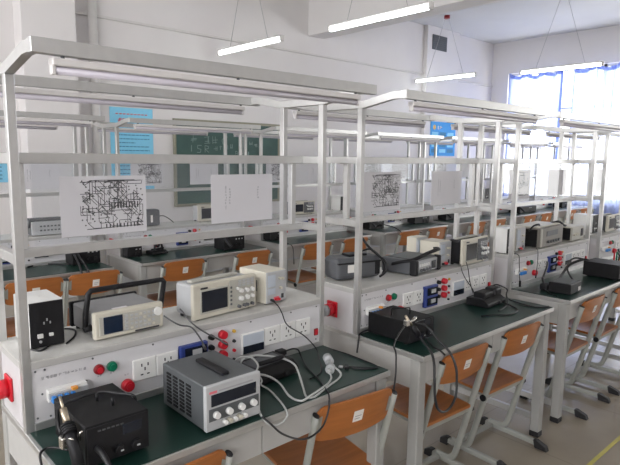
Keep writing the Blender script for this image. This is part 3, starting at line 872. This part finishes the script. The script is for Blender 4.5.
b = MB(); b.tube(local(rb, [(1.462,-.292,.812),(1.44,-.34,.792),(1.40,-.40,.782),(1.372,-.435,.755),(1.355,-.452,.70),(1.352,-.460,.63),(1.370,-.462,.575),(1.412,-.462,.546),(1.462,-.460,.549),(1.502,-.458,.585),(1.518,-.450,.64),(1.522,-.440,.70),(1.524,-.405,.755),(1.526,-.34,.795),(1.516,-.29,.84),(1.496,-.262,.848),(1.49,-.25,.84)]), .0052, 'cable', 10); b.build('air_hose', rb)
b = MB(); b.tube(local(rb, [(1.54,-.254,.79),(1.535,-.285,.775),(1.50,-.34,.765),(1.49,-.38,.763),(1.50,-.40,.745)]), .004, 'cable'); b.build('iron_cord', rb)
b = MB(); b.tube(local(rb, [(1.39,-.268,.858),(1.335,-.285,.842),(1.262,-.32,.822),(1.225,-.36,.808),(1.172,-.405,.785),(1.158,-.415,.745),(1.160,-.405,.682)]), .0035, 'cable'); b.build('hanging_cord', rb)
b = MB(); b.tube(local(rb, [(1.46,-.03,.775),(1.43,-.02,.772),(1.392,-.018,.765),(1.372,-.03,.745),(1.352,-.04,.69)]), .004, 'cable'); b.build('power_cord', rb)

rc = rework((3.66, -.355, ZD), 'black station box at the far end of the third front desk, near the photo edge', .0, .20, .23, .105)
b = MB(); b.tube(local(rc, [(3.60,-.14,.862),(3.57,-.11,.864),(3.47,-.07,.835),(3.34,-.08,.79),(3.14,-.14,.775)]), .009, 'cable', 10); b.tube(local(rc, [(3.62,-.12,.86),(3.58,-.06,.868),(3.50,-.05,.845),(3.40,-.09,.80),(3.25,-.20,.765)]), .006, 'cable', 10); b.build('air_hose', rc)

# ---- dark soldering station lying behind the power supply, second desk stand, third desk adapter
def iron_base(loc, label, rot=0, w=.165, d=.12, h=.05, group='low black soldering stations'):
    t = thing('soldering_station', label, 'soldering station', loc, rot, group)
    MB().prism([(0,.004),(d,.004),(d,h),(.03,h),(0,h*.55)], 'x', -w/2, w/2, 'black', .003).build('case', t)
    MB().box(-w/2+.02, w/2-.02, .045, d-.015, h-.001, h+.002, 'dgrey', .001).build('top_tray', t)
    b = MB(); b.tube([(-.05,.06,h+.006),(0,.05,h+.010),(.055,.045,h+.014)], .009, 'blackp', 10); b.build('iron_grip', t)
    MB().cyl((.03,.004,h*.35), (0,-1,.3), .009, .012, 'blackp', 12).build('knob', t)
    b = MB()
    for x in (-w/2+.02, w/2-.02):
        for y in (.02, d-.02): b.cyl((x,y,0), (0,0,1), .008, .006, 'foot', 8)
    build_each(b, 'foot', t); return t
ib = iron_base((.80, -.175, ZD), 'low black soldering station in the shadow behind the grey power supply', .05, .19, .145, .050)
pl = thing('mains_plug', 'black mains plug and cord before the sockets of the nearest bench', 'plug', (.925, -.034, .793))
MB().box(-.028, .012, -.016, .016, -.010, .012, 'blackp', .005, 2).build('plug_body', pl)
b = MB()
for y in (-.007, .007): b.box(-.044, -.028, y-.0015, y+.0015, -.003, .003, 'chrome')
build_each(b, 'pin', pl)
b = MB(); b.tube(local(pl, [(.937,-.034,.793),(.957,-.06,.806),(.985,-.06,.795),(1.0,-.06,.768),(.955,-.14,.760),(.91,-.25,.760),(.862,-.35,.760),(.842,-.386,.752),(.830,-.396,.71),(.800,-.40,.665),(.744,-.402,.648),(.69,-.402,.660),(.625,-.40,.70),(.59,-.39,.738),(.572,-.365,.760)]), .0034, 'cable'); b.build('cord', pl)

bd = iron_base((2.35, -.155, ZD), 'low black soldering stand tangled in its own cord on the second front desk', .06, .21, .13, .045)
b = MB(); b.box(-.085,.03,.03,.10,.044,.078,'black',.008,2); b.box(.02,.10,.02,.09,.044,.09,'blackp',.012,2); b.build('iron_rest', bd)
b = MB()
c_, s_ = math.cos(-.06), math.sin(-.06)
def loc2(t, pts, a): 
    o = []
    for p in pts:
        v = Vector(p)-t.location; v.rotate(Matrix.Rotation(-a, 3, 'Z')); o.append(v)
    return o
b.tube(loc2(bd, [(2.33,-.076,.805),(2.39,-.073,.825),(2.443,-.08,.845),(2.477,-.092,.842),(2.485,-.137,.825),(2.46,-.149,.80),(2.40,-.189,.762),(2.25,-.221,.759)], .06), .0042, 'cable')
b.tube(loc2(bd, [(2.44,-.097,.785),(2.497,-.149,.765),(2.474,-.264,.760),(2.489,-.33,.760),(2.55,-.352,.760)], .06), .0040, 'cable')
b.tube(loc2(bd, [(2.42,-.14,.765),(2.36,-.268,.760),(2.24,-.296,.760),(2.16,-.246,.760),(2.09,-.215,.760)], .06), .0036, 'cable')
b.build('cord', bd)

ad = thing('adapter_box', 'small black adapter with pale top and white tag on the third front desk', 'adapter', (2.985, -.315, ZD), .08)
MB().box(-.09, .09, 0, .13, .003, .066, 'black', .005).build('case', ad)
MB().box(-.08, .075, .012, .12, .066, .069, 'mgrey', .002).build('top_plate', ad)
MB().box(.045, .085, -.002, .001, .010, .034, 'sticker').build('tag', ad)
b = MB(); b.box(-.08, -.03, .14, .19, .0, .045, 'blackp', .012, 2); b.tube([(-.055,.165,.03),(.0,.20,.06),(.06,.22,.05),(.13,.235,.07),(.2,.25,.10),(.26,.27,.12)], .007, 'cable', 10); b.tube([(-.06,.17,.02),(-.12,.12,.004),(-.17,.05,.004)], .003,'cable'); b.build('lead', ad)

# ---- white cables
wp = thing('white_power_cord', 'long white cord with two white plugs lying across the nearest desk', 'power cord', (.99, -.235, ZD))
b = MB(); z0 = .7595
b.tube(local(wp, [(.66,-.08,.775),(.690,-.07,.79),(.725,-.05,.815),(.775,-.06,.822),(.84,-.12,.815),(.868,-.165,.80),(.855,-.21,.785),(.815,-.283,z0),(.772,-.350,z0),(.79,-.365,z0),(.82,-.357,z0),(.90,-.330,z0),(.959,-.311,z0),(.992,-.293,.765),(1.005,-.262,.770),(.998,-.233,.780)]), .0038, 'wcable')
b.build('cord', wp)
b = MB(); b.tube(local(wp, [(.625,-.12,.80),(.665,-.15,.806),(.71,-.200,.806),(.738,-.244,.786),(.730,-.309,.762),(.738,-.360,z0),(.775,-.362,.766),(.82,-.350,.766),(.90,-.318,z0),(.945,-.290,z0),(.962,-.268,.765),(.958,-.258,.772)]), .0038, 'wcable')
b.build('second_cord', wp)
for (p, q) in (((1.000,-.235,.778),(1.035,-.17,.790)), ((.962,-.262,.770),(1.0,-.232,.775))):
    a = Vector(p)-wp.location; c = Vector(q)-wp.location
    b = MB(); b.tube([a, a.lerp(c,.35)], .0085, 'wcable', 12, False); b.tube([a.lerp(c,.35), a.lerp(c,.8)], .0175, 'lgrey', 14, False)
    dd = (c-a).normalized(); b.cyl(a.lerp(c,.8), dd, .0175, .004, 'lgrey', 14)
    for s in (-.006,.006): b.cyl(a.lerp(c,.82)+Vector((s,0,.002)), dd, .002, .016, 'chrome', 6)
    b.build('plug', wp)
wl = thing('output_lead', 'white lead looping from the grey power supply over the front desk edge', 'cable', (.68, -.25, ZD))
b = MB(); b.tube(local(wl, [(.598,-.17,.815),(.625,-.14,.855),(.66,-.135,.865),(.69,-.155,.86),(.69,-.19,.84),(.655,-.20,.815)]), .0034, 'wcable')
b.tube(local(wl, [(.655,-.20,.815),(.70,-.175,.80),(.705,-.19,.785),(.695,-.20,.775),(.705,-.235,.765),(.688,-.306,z0),(.665,-.365,z0),(.660,-.384,.745),(.64,-.390,.732),(.61,-.390,.728),(.585,-.385,.738),(.575,-.360,z0),(.59,-.33,z0)]), .0034, 'wcable')
b.build('cord', wl)
usb = thing('usb_lead', 'thin black lead lying at the right corner of the nearest desk', 'cable', (1.12, -.28, ZD))
b = MB(); b.tube(local(usb, [(1.165,-.075,.759),(1.172,-.15,.759),(1.170,-.235,.759),(1.165,-.315,.759),(1.145,-.330,.759),(1.105,-.308,.759),(1.075,-.272,.759)]), .0026, 'cable')
b.tube(local(usb, [(1.15,-.33,.759),(1.11,-.29,.759),(1.075,-.25,.759)]), .0026, 'cable'); b.build('cord', usb)
o = MB().box(-.016, .016, -.008, .008, 0, .010, 'blackp', .002).build('connector', usb); o.location = (1.065-1.12, -.252+.28, 0); o.rotation_euler = (0,0,.8)
o = MB().box(-.008, .008, -.006, .006, 0, .008, 'lgrey', .001).build('metal_tip', usb); o.location = (1.049-1.12, -.236+.28, .001); o.rotation_euler = (0,0,2.2)

# ---- probe leads hanging in front of the nearest shelf
pr = thing('probe_lead', 'grey probe lead from the oscilloscope clipped to the red terminals', 'cable', (.56, -.03, .90))
b = MB(); b.tube(local(pr, [(.556,.10,1.004),(.540,.05,1.006),(.528,-.008,.995),(.552,-.018,.968),(.595,-.028,.933),(.632,-.03,.909),(.672,-.024,.880)]), .0028, 'gcable'); b.build('cord', pr)
MB().tube(local(pr, [(.650,-.028,.895),(.676,-.022,.876)]), .0045, 'gcable', 8, False).build('clip', pr)
pr = thing('probe_lead', 'grey lead from the signal generator clipped to the blue meter', 'cable', (.50, -.03, .90))
b = MB(); b.tube(local(pr, [(.462,.042,1.010),(.468,-.006,1.000),(.491,-.018,.985),(.530,-.022,.971),(.556,-.030,.934),(.580,-.028,.889)]), .0028, 'gcable'); b.build('cord', pr)
MB().tube(local(pr, [(.570,-.030,.905),(.583,-.026,.880)]), .0045, 'gcable', 8, False).build('clip', pr)
pr = thing('meter_lead', 'thin black lead hanging from the cream meter box across the sockets', 'cable', (1.0, -.03, .80))
b = MB(); b.tube(local(pr, [(.936,.042,.983),(.930,.0,.972),(.935,-.020,.945),(.957,-.028,.894),(1.046,-.028,.832),(1.105,-.035,.768),(1.06,-.10,.759),(.96,-.22,.759),(.885,-.242,.759)]), .0024, 'cable'); b.build('cord', pr)
MB().tube(local(pr, [(.937,.046,.984),(.936,.03,.982)]), .005, 'blackp', 8, False).build('clip', pr)

# ---- second bench shelf
bg = thing('equipment_case', 'rounded black equipment case with white label on the second shelf', 'case', (1.555, .135, ZS), -.22)
MB().box(-.135, .125, 0, .13, .004, .112, 'dgrey', .022, 3).build('body', bg)
MB().box(-.13, .12, -.004, .134, .082, .090, 'blackp', .002).build('lid_seam', bg)
MB().box(-.075, -.030, -.003, .001, .040, .078, 'sticker').build('label', bg)
MB().box(.085,.115,-.004,.002,.02,.09,'blackp',.003).build('latch', bg)
b = MB(); b.box(-.05,.06,.03,.10,.112,.122,'blackp',.004)
b.build('top_pad', bg)
b = MB(); b.tube([(.03,.05,.21),(.06,.03,.16),(.10,.0,.115),(.145,-.01,.075),(.140,-.02,.035),(.10,-.02,.01)], .006, 'cable'); b.tube([(.02,.06,.12),(.08,.04,.14),(.13,.02,.10),(.15,.01,.05),(.13,0,.012)], .005,'cable'); b.build('strap', bg)
gi = thing('portable_tester', 'black bumpered instrument with carrying handle lying flat on the second shelf', 'instrument', (1.940, .022, ZS), .12)
w, d, h = .255, .20, .078
MB().box(-w/2, w/2, .012, d, .006, h, 'dgrey', .006, 2).build('case', gi)
fp = MB().box(-w/2+.02, w/2-.02, 0, .014, .010, h-.006, 'lgrey', .003).build('front_panel', gi)
b = MB()
for s in (-1, 1): b.box(s*(w/2-.01)-.014, s*(w/2-.01)+.014, -.012, .03, .002, h+.004, 'blackp', .008, 2)
build_each(b, 'bumper', gi)
b = MB()
for k in range(5): b.box(-w/2+.045+k*.022, -w/2+.060+k*.022, -.004, .001, .042, .056, 'whitep', .001)
for k in range(4): b.cyl((-w/2+.06+k*.03, 0, .024), (0,-1,0), .008, .010, 'dgrey', 12)
build_each(b, 'control', fp)
MB().box(w/2-.085, w/2-.045, -.005, 0, .02, .06, 'screen', .001).build('display', fp)
b = MB(); b.box(-w/2+.03, w/2-.03, .03, d-.02, h, h+.004, 'mgrey', .001); b.build('top_cover', gi)
b = MB(); b.tube([(-w/2-.006,.13,.05),(-w/2-.006,.07,.07),(-w/2+.02,.02,.082),(.0,.0,.105),(w/2-.03,-.01,.118),(w/2-.004,.03,.112)], .009, 'blackp', 8, flat=(.011,.006)); b.build('carrying_handle', gi)
m1 = meter_box((2.165, .065, ZS), 'cream meter box on the second shelf, left of its oscilloscope and in front of another', .05, .118, .13, .140)
m2 = meter_box((2.135, .200, ZS), 'cream box half hidden behind the meter box and handle instrument on the second shelf', .05, .11, .07, .152)
oscilloscope((2.372, .006, ZS), 'cream oscilloscope with grey screen and dark control plate on the second shelf', .06, .290, .10, .150, 'blackp', True)
pr = thing('probe_lead', 'pair of thin black leads hanging from the second shelf oscilloscope', 'cable', (2.24, -.03, .86))
b = MB(); b.tube(local(pr, [(2.21,-.004,.985),(2.20,-.018,.955),(2.22,-.03,.908),(2.275,-.04,.848),(2.30,-.045,.81)]), .0024, 'cable'); b.tube(local(pr, [(2.26,-.006,.99),(2.262,-.02,.95),(2.27,-.03,.88),(2.285,-.045,.815)]), .0024, 'cable'); b.build('cord', pr)

# ---- third bench shelf
supply_box((2.855, .05, ZS), 'white box with black socket front at the left end of the third shelf', .092, .085, .160, .0)
meter_box((2.985, .05, ZS), 'pale meter box on the third shelf, between the black fronted box and brown grey instrument', .04, .125, .15, .155)
bi = thing('frequency_counter', 'large brown grey instrument with black side on the third shelf', 'instrument', (3.365, .022, ZS), .06)
w, d, h = .40, .20, .135
MB().box(-w/2, w/2, .012, d, .006, h, 'grate', .004).build('case', bi)
fp = MB().box(-w/2, w/2, 0, .014, .006, h, 'grate', .003).build('front_panel', bi)
MB().box(-w/2-.002, -w/2+.002, .02, d-.01, .01, h-.008, 'black').build('side_panel', bi)
MB().box(-w/2+.006, -w/2+.03, -.006, .002, .008, h-.004, 'cream2', .003).build('front_trim', bi)
b = MB()
for k in range(5): b.cyl((-.06+k*.045, 0, .036), (0,-1,0), .010, .010, 'mgrey', 12)
build_each(b, 'knob', fp)
MB().box(-.09, .10, -.003, .001, .075, .110, 'dgrey', .001).build('display', fp)
MB().box(.03,.055,-.004,0,.028,.040,'sticker').build('tag', fp)
MB().box(-w/2+.02, w/2-.01, .02, d-.01, h, h+.010, 'cream', .003).build('top_cover', bi)
b = MB(); b.tube([(-.24,.06,.12),(-.20,.05,.150),(-.14,.04,.158),(-.10,.05,.150)], .006,'cable'); b.build('cord', bi)
ci = thing('panel_meter', 'cream box with black side and small dark window on the third shelf', 'instrument', (3.79, .018, ZS), .04)
w, d, h = .235, .19, .105
MB().box(-w/2, w/2, .01, d, .006, h, 'cream', .004).build('case', ci)
MB().box(-w/2-.003, -w/2+.002, .012, d-.01, .01, h-.006, 'black').build('side_panel', ci)
fp = MB().box(-w/2+.004, w/2-.004, 0, .012, .008, h-.002, 'cream2', .002).build('front_panel', ci)
MB().box(.05, .09, -.003, .001, .03, .085, 'screen', .001).build('display', fp)
b = MB()
for k in range(3): b.cyl((-.08+k*.035, 0, .05), (0,-1,0), .010, .010, 'cream', 12)
build_each(b, 'knob', fp)
b = MB(); b.tube([(-.28,.10,.135),(-.2,.07,.15),(-.12,.06,.118),(-.06,.07,.110)], .008,'cable'); b.build('cord', ci)
pr = thing('hanging_lead', 'thin black lead with plug hanging down the left of the third control panel', 'cable', (2.86, -.02, .80))
b = MB(); b.tube(local(pr, [(2.845,.04,.968),(2.840,-.012,.966),(2.838,-.022,.916),(2.850,-.022,.838),(2.862,-.022,.80)]), .0024, 'cable'); b.build('cord', pr)
MB().tube(local(pr, [(2.862,-.022,.80),(2.866,-.022,.762)]), .007, 'blackp', 8, False).build('plug', pr)
pr = thing('hanging_lead', 'thin black lead hanging beside the indicator lamps of the third control panel', 'cable', (3.07, -.02, .85))
b = MB(); b.tube(local(pr, [(3.12,.01,.975),(3.10,-.012,.962),(3.085,-.022,.894),(3.066,-.026,.805)]), .0024, 'cable'); b.build('cord', pr)
MB().tube(local(pr, [(3.067,-.026,.81),(3.064,-.026,.79)]), .004, 'blackp', 8, False).build('clip', pr)

# ---- fourth bench
supply_box((4.33, .10, ZS), 'white box with black socket front on the shelf at the right edge', .11, .16, .150)
oscilloscope((4.60, .06, ZS), 'oscilloscope on the shelf at the right edge of the photo', .04, .29, .12, .14, 'dgrey', True)
cb = thing('circuit_trainer', 'small board with red and yellow parts on the desk at the right edge', 'circuit board', (4.30, -.12, ZD))
MB().box(-.07, .07, -.05, .05, 0, .02, 'cream', .003).build('board', cb)
rn = random.Random(2)
for k in range(8):
    m_ = ('red','yellow','green','black','orange','blue','yellow','red')[k]
    x = -.055+.015*k; y = rn.uniform(-.035,.035); hh = .03+.05*rn.random()
    MB().box(x-.005, x+.005, y-.005, y+.005, .02, .02+hh, m_, .001).build('component', cb)
b = MB(); b.tube([(-.05,0,.02),(-.06,-.01,.08),(-.02,.02,.11),(.03,.03,.06),(.06,.02,.02)], .004, 'cable'); b.build('wire', cb)

# ---- back row: stations on the desks
def small_station(x, y, label, w=.17, d=.16, h=.11, wand=True, rot=0):
    t = thing('rework_station', label, 'soldering station', (x, y, ZD), rot, 'black hot air rework stations')
    MB().box(-w/2, w/2, 0, d, .006, h, 'black', .003).build('case', t)
    b = MB()
    for k in range(2): b.cyl((w*.1+k*w*.22, 0, h*.35), (0,-1,0), .012, .012, 'blackp', 12)
    build_each(b, 'knob', t)
    b = MB()
    for k in range(3): b.box(w*.05+k*.03, w*.05+.012+k*.03, -.002, .001, h*.72, h*.80, 'lgrey')
    b.build('front_legend', t)
    if wand:
        b = MB(); b.tube([(-w/2+.005,.03,h+.02),(-w/2+.012,-.01,h*.8),(-w/2+.03,-.06,h*.35)], .014, 'blackp', 10); b.build('hot_air_wand', t)
    b = MB()
    for s in (-1, 1):
        for yy in (.02, d-.02): b.cyl((s*(w/2-.02),yy,0), (0,0,1), .01, .008, 'foot', 8)
    build_each(b, 'foot', t)
    return t
a2 = small_station(1.065, 2.39, 'black station with hanging cords on the far left back desk', .205, .14, .12)
b = MB(); b.tube([(-.095,-.03,.085),(-.105,-.10,.06),(-.115,-.19,.02),(-.118,-.225,-.02),(-.122,-.25,-.07)], .007, 'cable'); b.tube([(-.07,-.03,.09),(-.075,-.10,.06),(-.072,-.19,.02),(-.070,-.225,-.02),(-.072,-.25,-.07)], .007, 'cable'); build_each(b, 'air_hose', a2)
b = MB(); b.tube([(-.10,.05,.005),(-.20,.16,.005),(-.28,.19,.005),(-.36,.14,.005)], .005, 'cable'); b.build('power_cord', a2)
small_station(1.46, 2.44, 'small black box at the left end of the back desk before the blackboard', .12, .10, .085, False)
sx = iron_base((1.68, 2.44, ZD), 'low black soldering stand on the back desk, right of the small black box', .1, .14, .11, .03)
MB().tube([(-.04,.03,.03),(-.03,.03,.09),(0,.04,.06),(.02,.03,.095),(.05,.05,.03)], .009, 'cable').build('iron_rest', sx)
small_station(2.27, 2.25, 'black station with wand at the right end of the back desk before the blackboard', .21, .16, .125)
c1 = small_station(2.90, 2.45, 'black box at the left end of the third back desk, seen between the front posts', .17, .12, .085, False)
MB().tube([(-.03,-.01,.03),(-.045,-.10,.02),(-.05,-.23,.0),(-.05,-.29,-.03),(-.045,-.30,-.18)], .004, 'cable').build('power_cord', c1)
c2 = small_station(4.33-.02, 2.42, 'black station with cord hanging on the fourth back desk, behind the black case', .25, .15, .115)
MB().tube([(.08,-.01,.05),(.10,-.12,.04),(.11,-.22,.01),(.112,-.26,-.03),(.10,-.27,-.16)], .006, 'cable').build('air_hose', c2)
small_station(5.19, 2.45, 'black station on the fourth back desk at its right end', .30, .14, .09, False)
small_station(5.83, 2.44, 'black station on the fifth back desk, below the deep blue poster', .30, .14, .115)
small_station(7.62, 2.30, 'wide low black station on the sixth back desk before the window', .52, .18, .10)
small_station(9.0, 2.35, 'black station on the last back desk by the window', .2, .16, .1, False)
# back row shelves
sv = thing('signal_generator', 'silver instrument with dark corners on the far left back shelf', 'signal generator', (.885, PY+.03, ZS))
MB().box(-.125, .125, .01, .20, .006, .115, 'mgrey', .004).build('case', sv)
fp = MB().box(-.125, .125, 0, .012, .006, .105, 'lgrey', .003).build('front_panel', sv)
b = MB()
for r_ in range(2):
    for c in range(6): b.box(-.07+c*.025, -.055+c*.025, -.003, 0, .035+r_*.03, .046+r_*.03, 'mgrey', .001)
build_each(b, 'button', fp)
MB().cyl((.095,0,.045), (0,-1,0), .018, .012, 'dgrey', 14).build('dial', fp)
MB().tube([(-.13,.05,.06),(-.13,0,.128),(.13,0,.128),(.13,.05,.06)], .007, 'dgrey', 8, False).build('carrying_handle', sv)
ap = thing('desktop_adapter', 'dark adapter with white tag on the back shelf before the blackboard', 'adapter', (1.72, PY+.10, ZS))
MB().box(-.075, .075, 0, .10, 0, .135, 'dgrey', .014, 2).build('body', ap)
MB().box(-.012, .006, -.002, .001, .03, .09, 'sticker').build('tag', ap)
MB().tube([(.075,.05,.07),(.12,.04,.075),(.17,.04,.05),(.22,.04,.01)], .004, 'cable').build('cord', ap)
oscilloscope((2.30, PY+.09, ZS), 'cream oscilloscope on the back shelf before the blackboard', 0, .29, .12, .15)
oscilloscope((3.38, PY+.06, ZS), 'cream oscilloscope on the third back shelf, seen between the front posts', 0, .32, .13, .135, 'dgrey', True)
supply_box((4.03, PY+.10, ZS), 'white box with black socket front at the end of the third back shelf', .13, .16, .16)
supply_box((7.08, PY+.12, ZS), 'left of two small dark fronted boxes on the sixth back shelf', .13, .15, .16)
supply_box((7.30, PY+.12, ZS), 'right of two small dark fronted boxes on the sixth back shelf', .13, .15, .14)

# ------------------------------------------------------------------ light: daylight outside the windows
world = bpy.data.worlds.new('sky'); SC.world = world; world.use_nodes = True
bgn = world.node_tree.nodes['Background']; bgn.inputs['Color'].default_value = (1,.985,.955,1); bgn.inputs['Strength'].default_value = 5.5
def area(name, loc, rot, sx_, sy_, e, col):
    l = bpy.data.lights.new(name, 'AREA'); l.shape = 'RECTANGLE'; l.size = sx_; l.size_y = sy_; l.energy = e; l.color = col
    o = bpy.data.objects.new(name, l); COL.objects.link(o); o.location = loc; o.rotation_euler = rot; return o
for i, (a, c) in enumerate(WLW): area('daylight', (XL-.25, (a+c)/2, 2.35), (0, -PI/2, 0), 1.9, c-a, 195, (1,.965,.97))
for i, (a, c) in enumerate(WR): area('daylight', (XW+.25, (a+c)/2, 2.02), (0, PI/2, 0), 2.4, c-a, 130, (1,.975,.94))

# ------------------------------------------------------------------ camera
yaw, pitch, roll, fpx = .8333, .1357, .0116, 555.27
fw = Vector((math.cos(yaw)*math.cos(pitch), math.sin(yaw)*math.cos(pitch), -math.sin(pitch)))
rt = fw.cross(Vector((0,0,1))).normalized(); up = rt.cross(fw)
r2 = math.cos(roll)*rt+math.sin(roll)*up; u2 = -math.sin(roll)*rt+math.cos(roll)*up
cd = bpy.data.cameras.new('camera'); co = bpy.data.objects.new('camera', cd); COL.objects.link(co)
cd.sensor_width = 36; cd.sensor_fit = 'HORIZONTAL'; cd.lens = 36*fpx/620; cd.clip_start = .02
mw = Matrix((r2, u2, -fw)).transposed().to_4x4(); mw.translation = Vector((-.4125, -1.6609, 1.5567))
co.matrix_world = mw
SC.camera = co
SC.view_settings.view_transform = 'Standard'; SC.view_settings.look = 'None'; SC.view_settings.gamma = 1.0
SC.view_settings.use_curve_mapping = False
SC.view_settings.exposure = -0.50
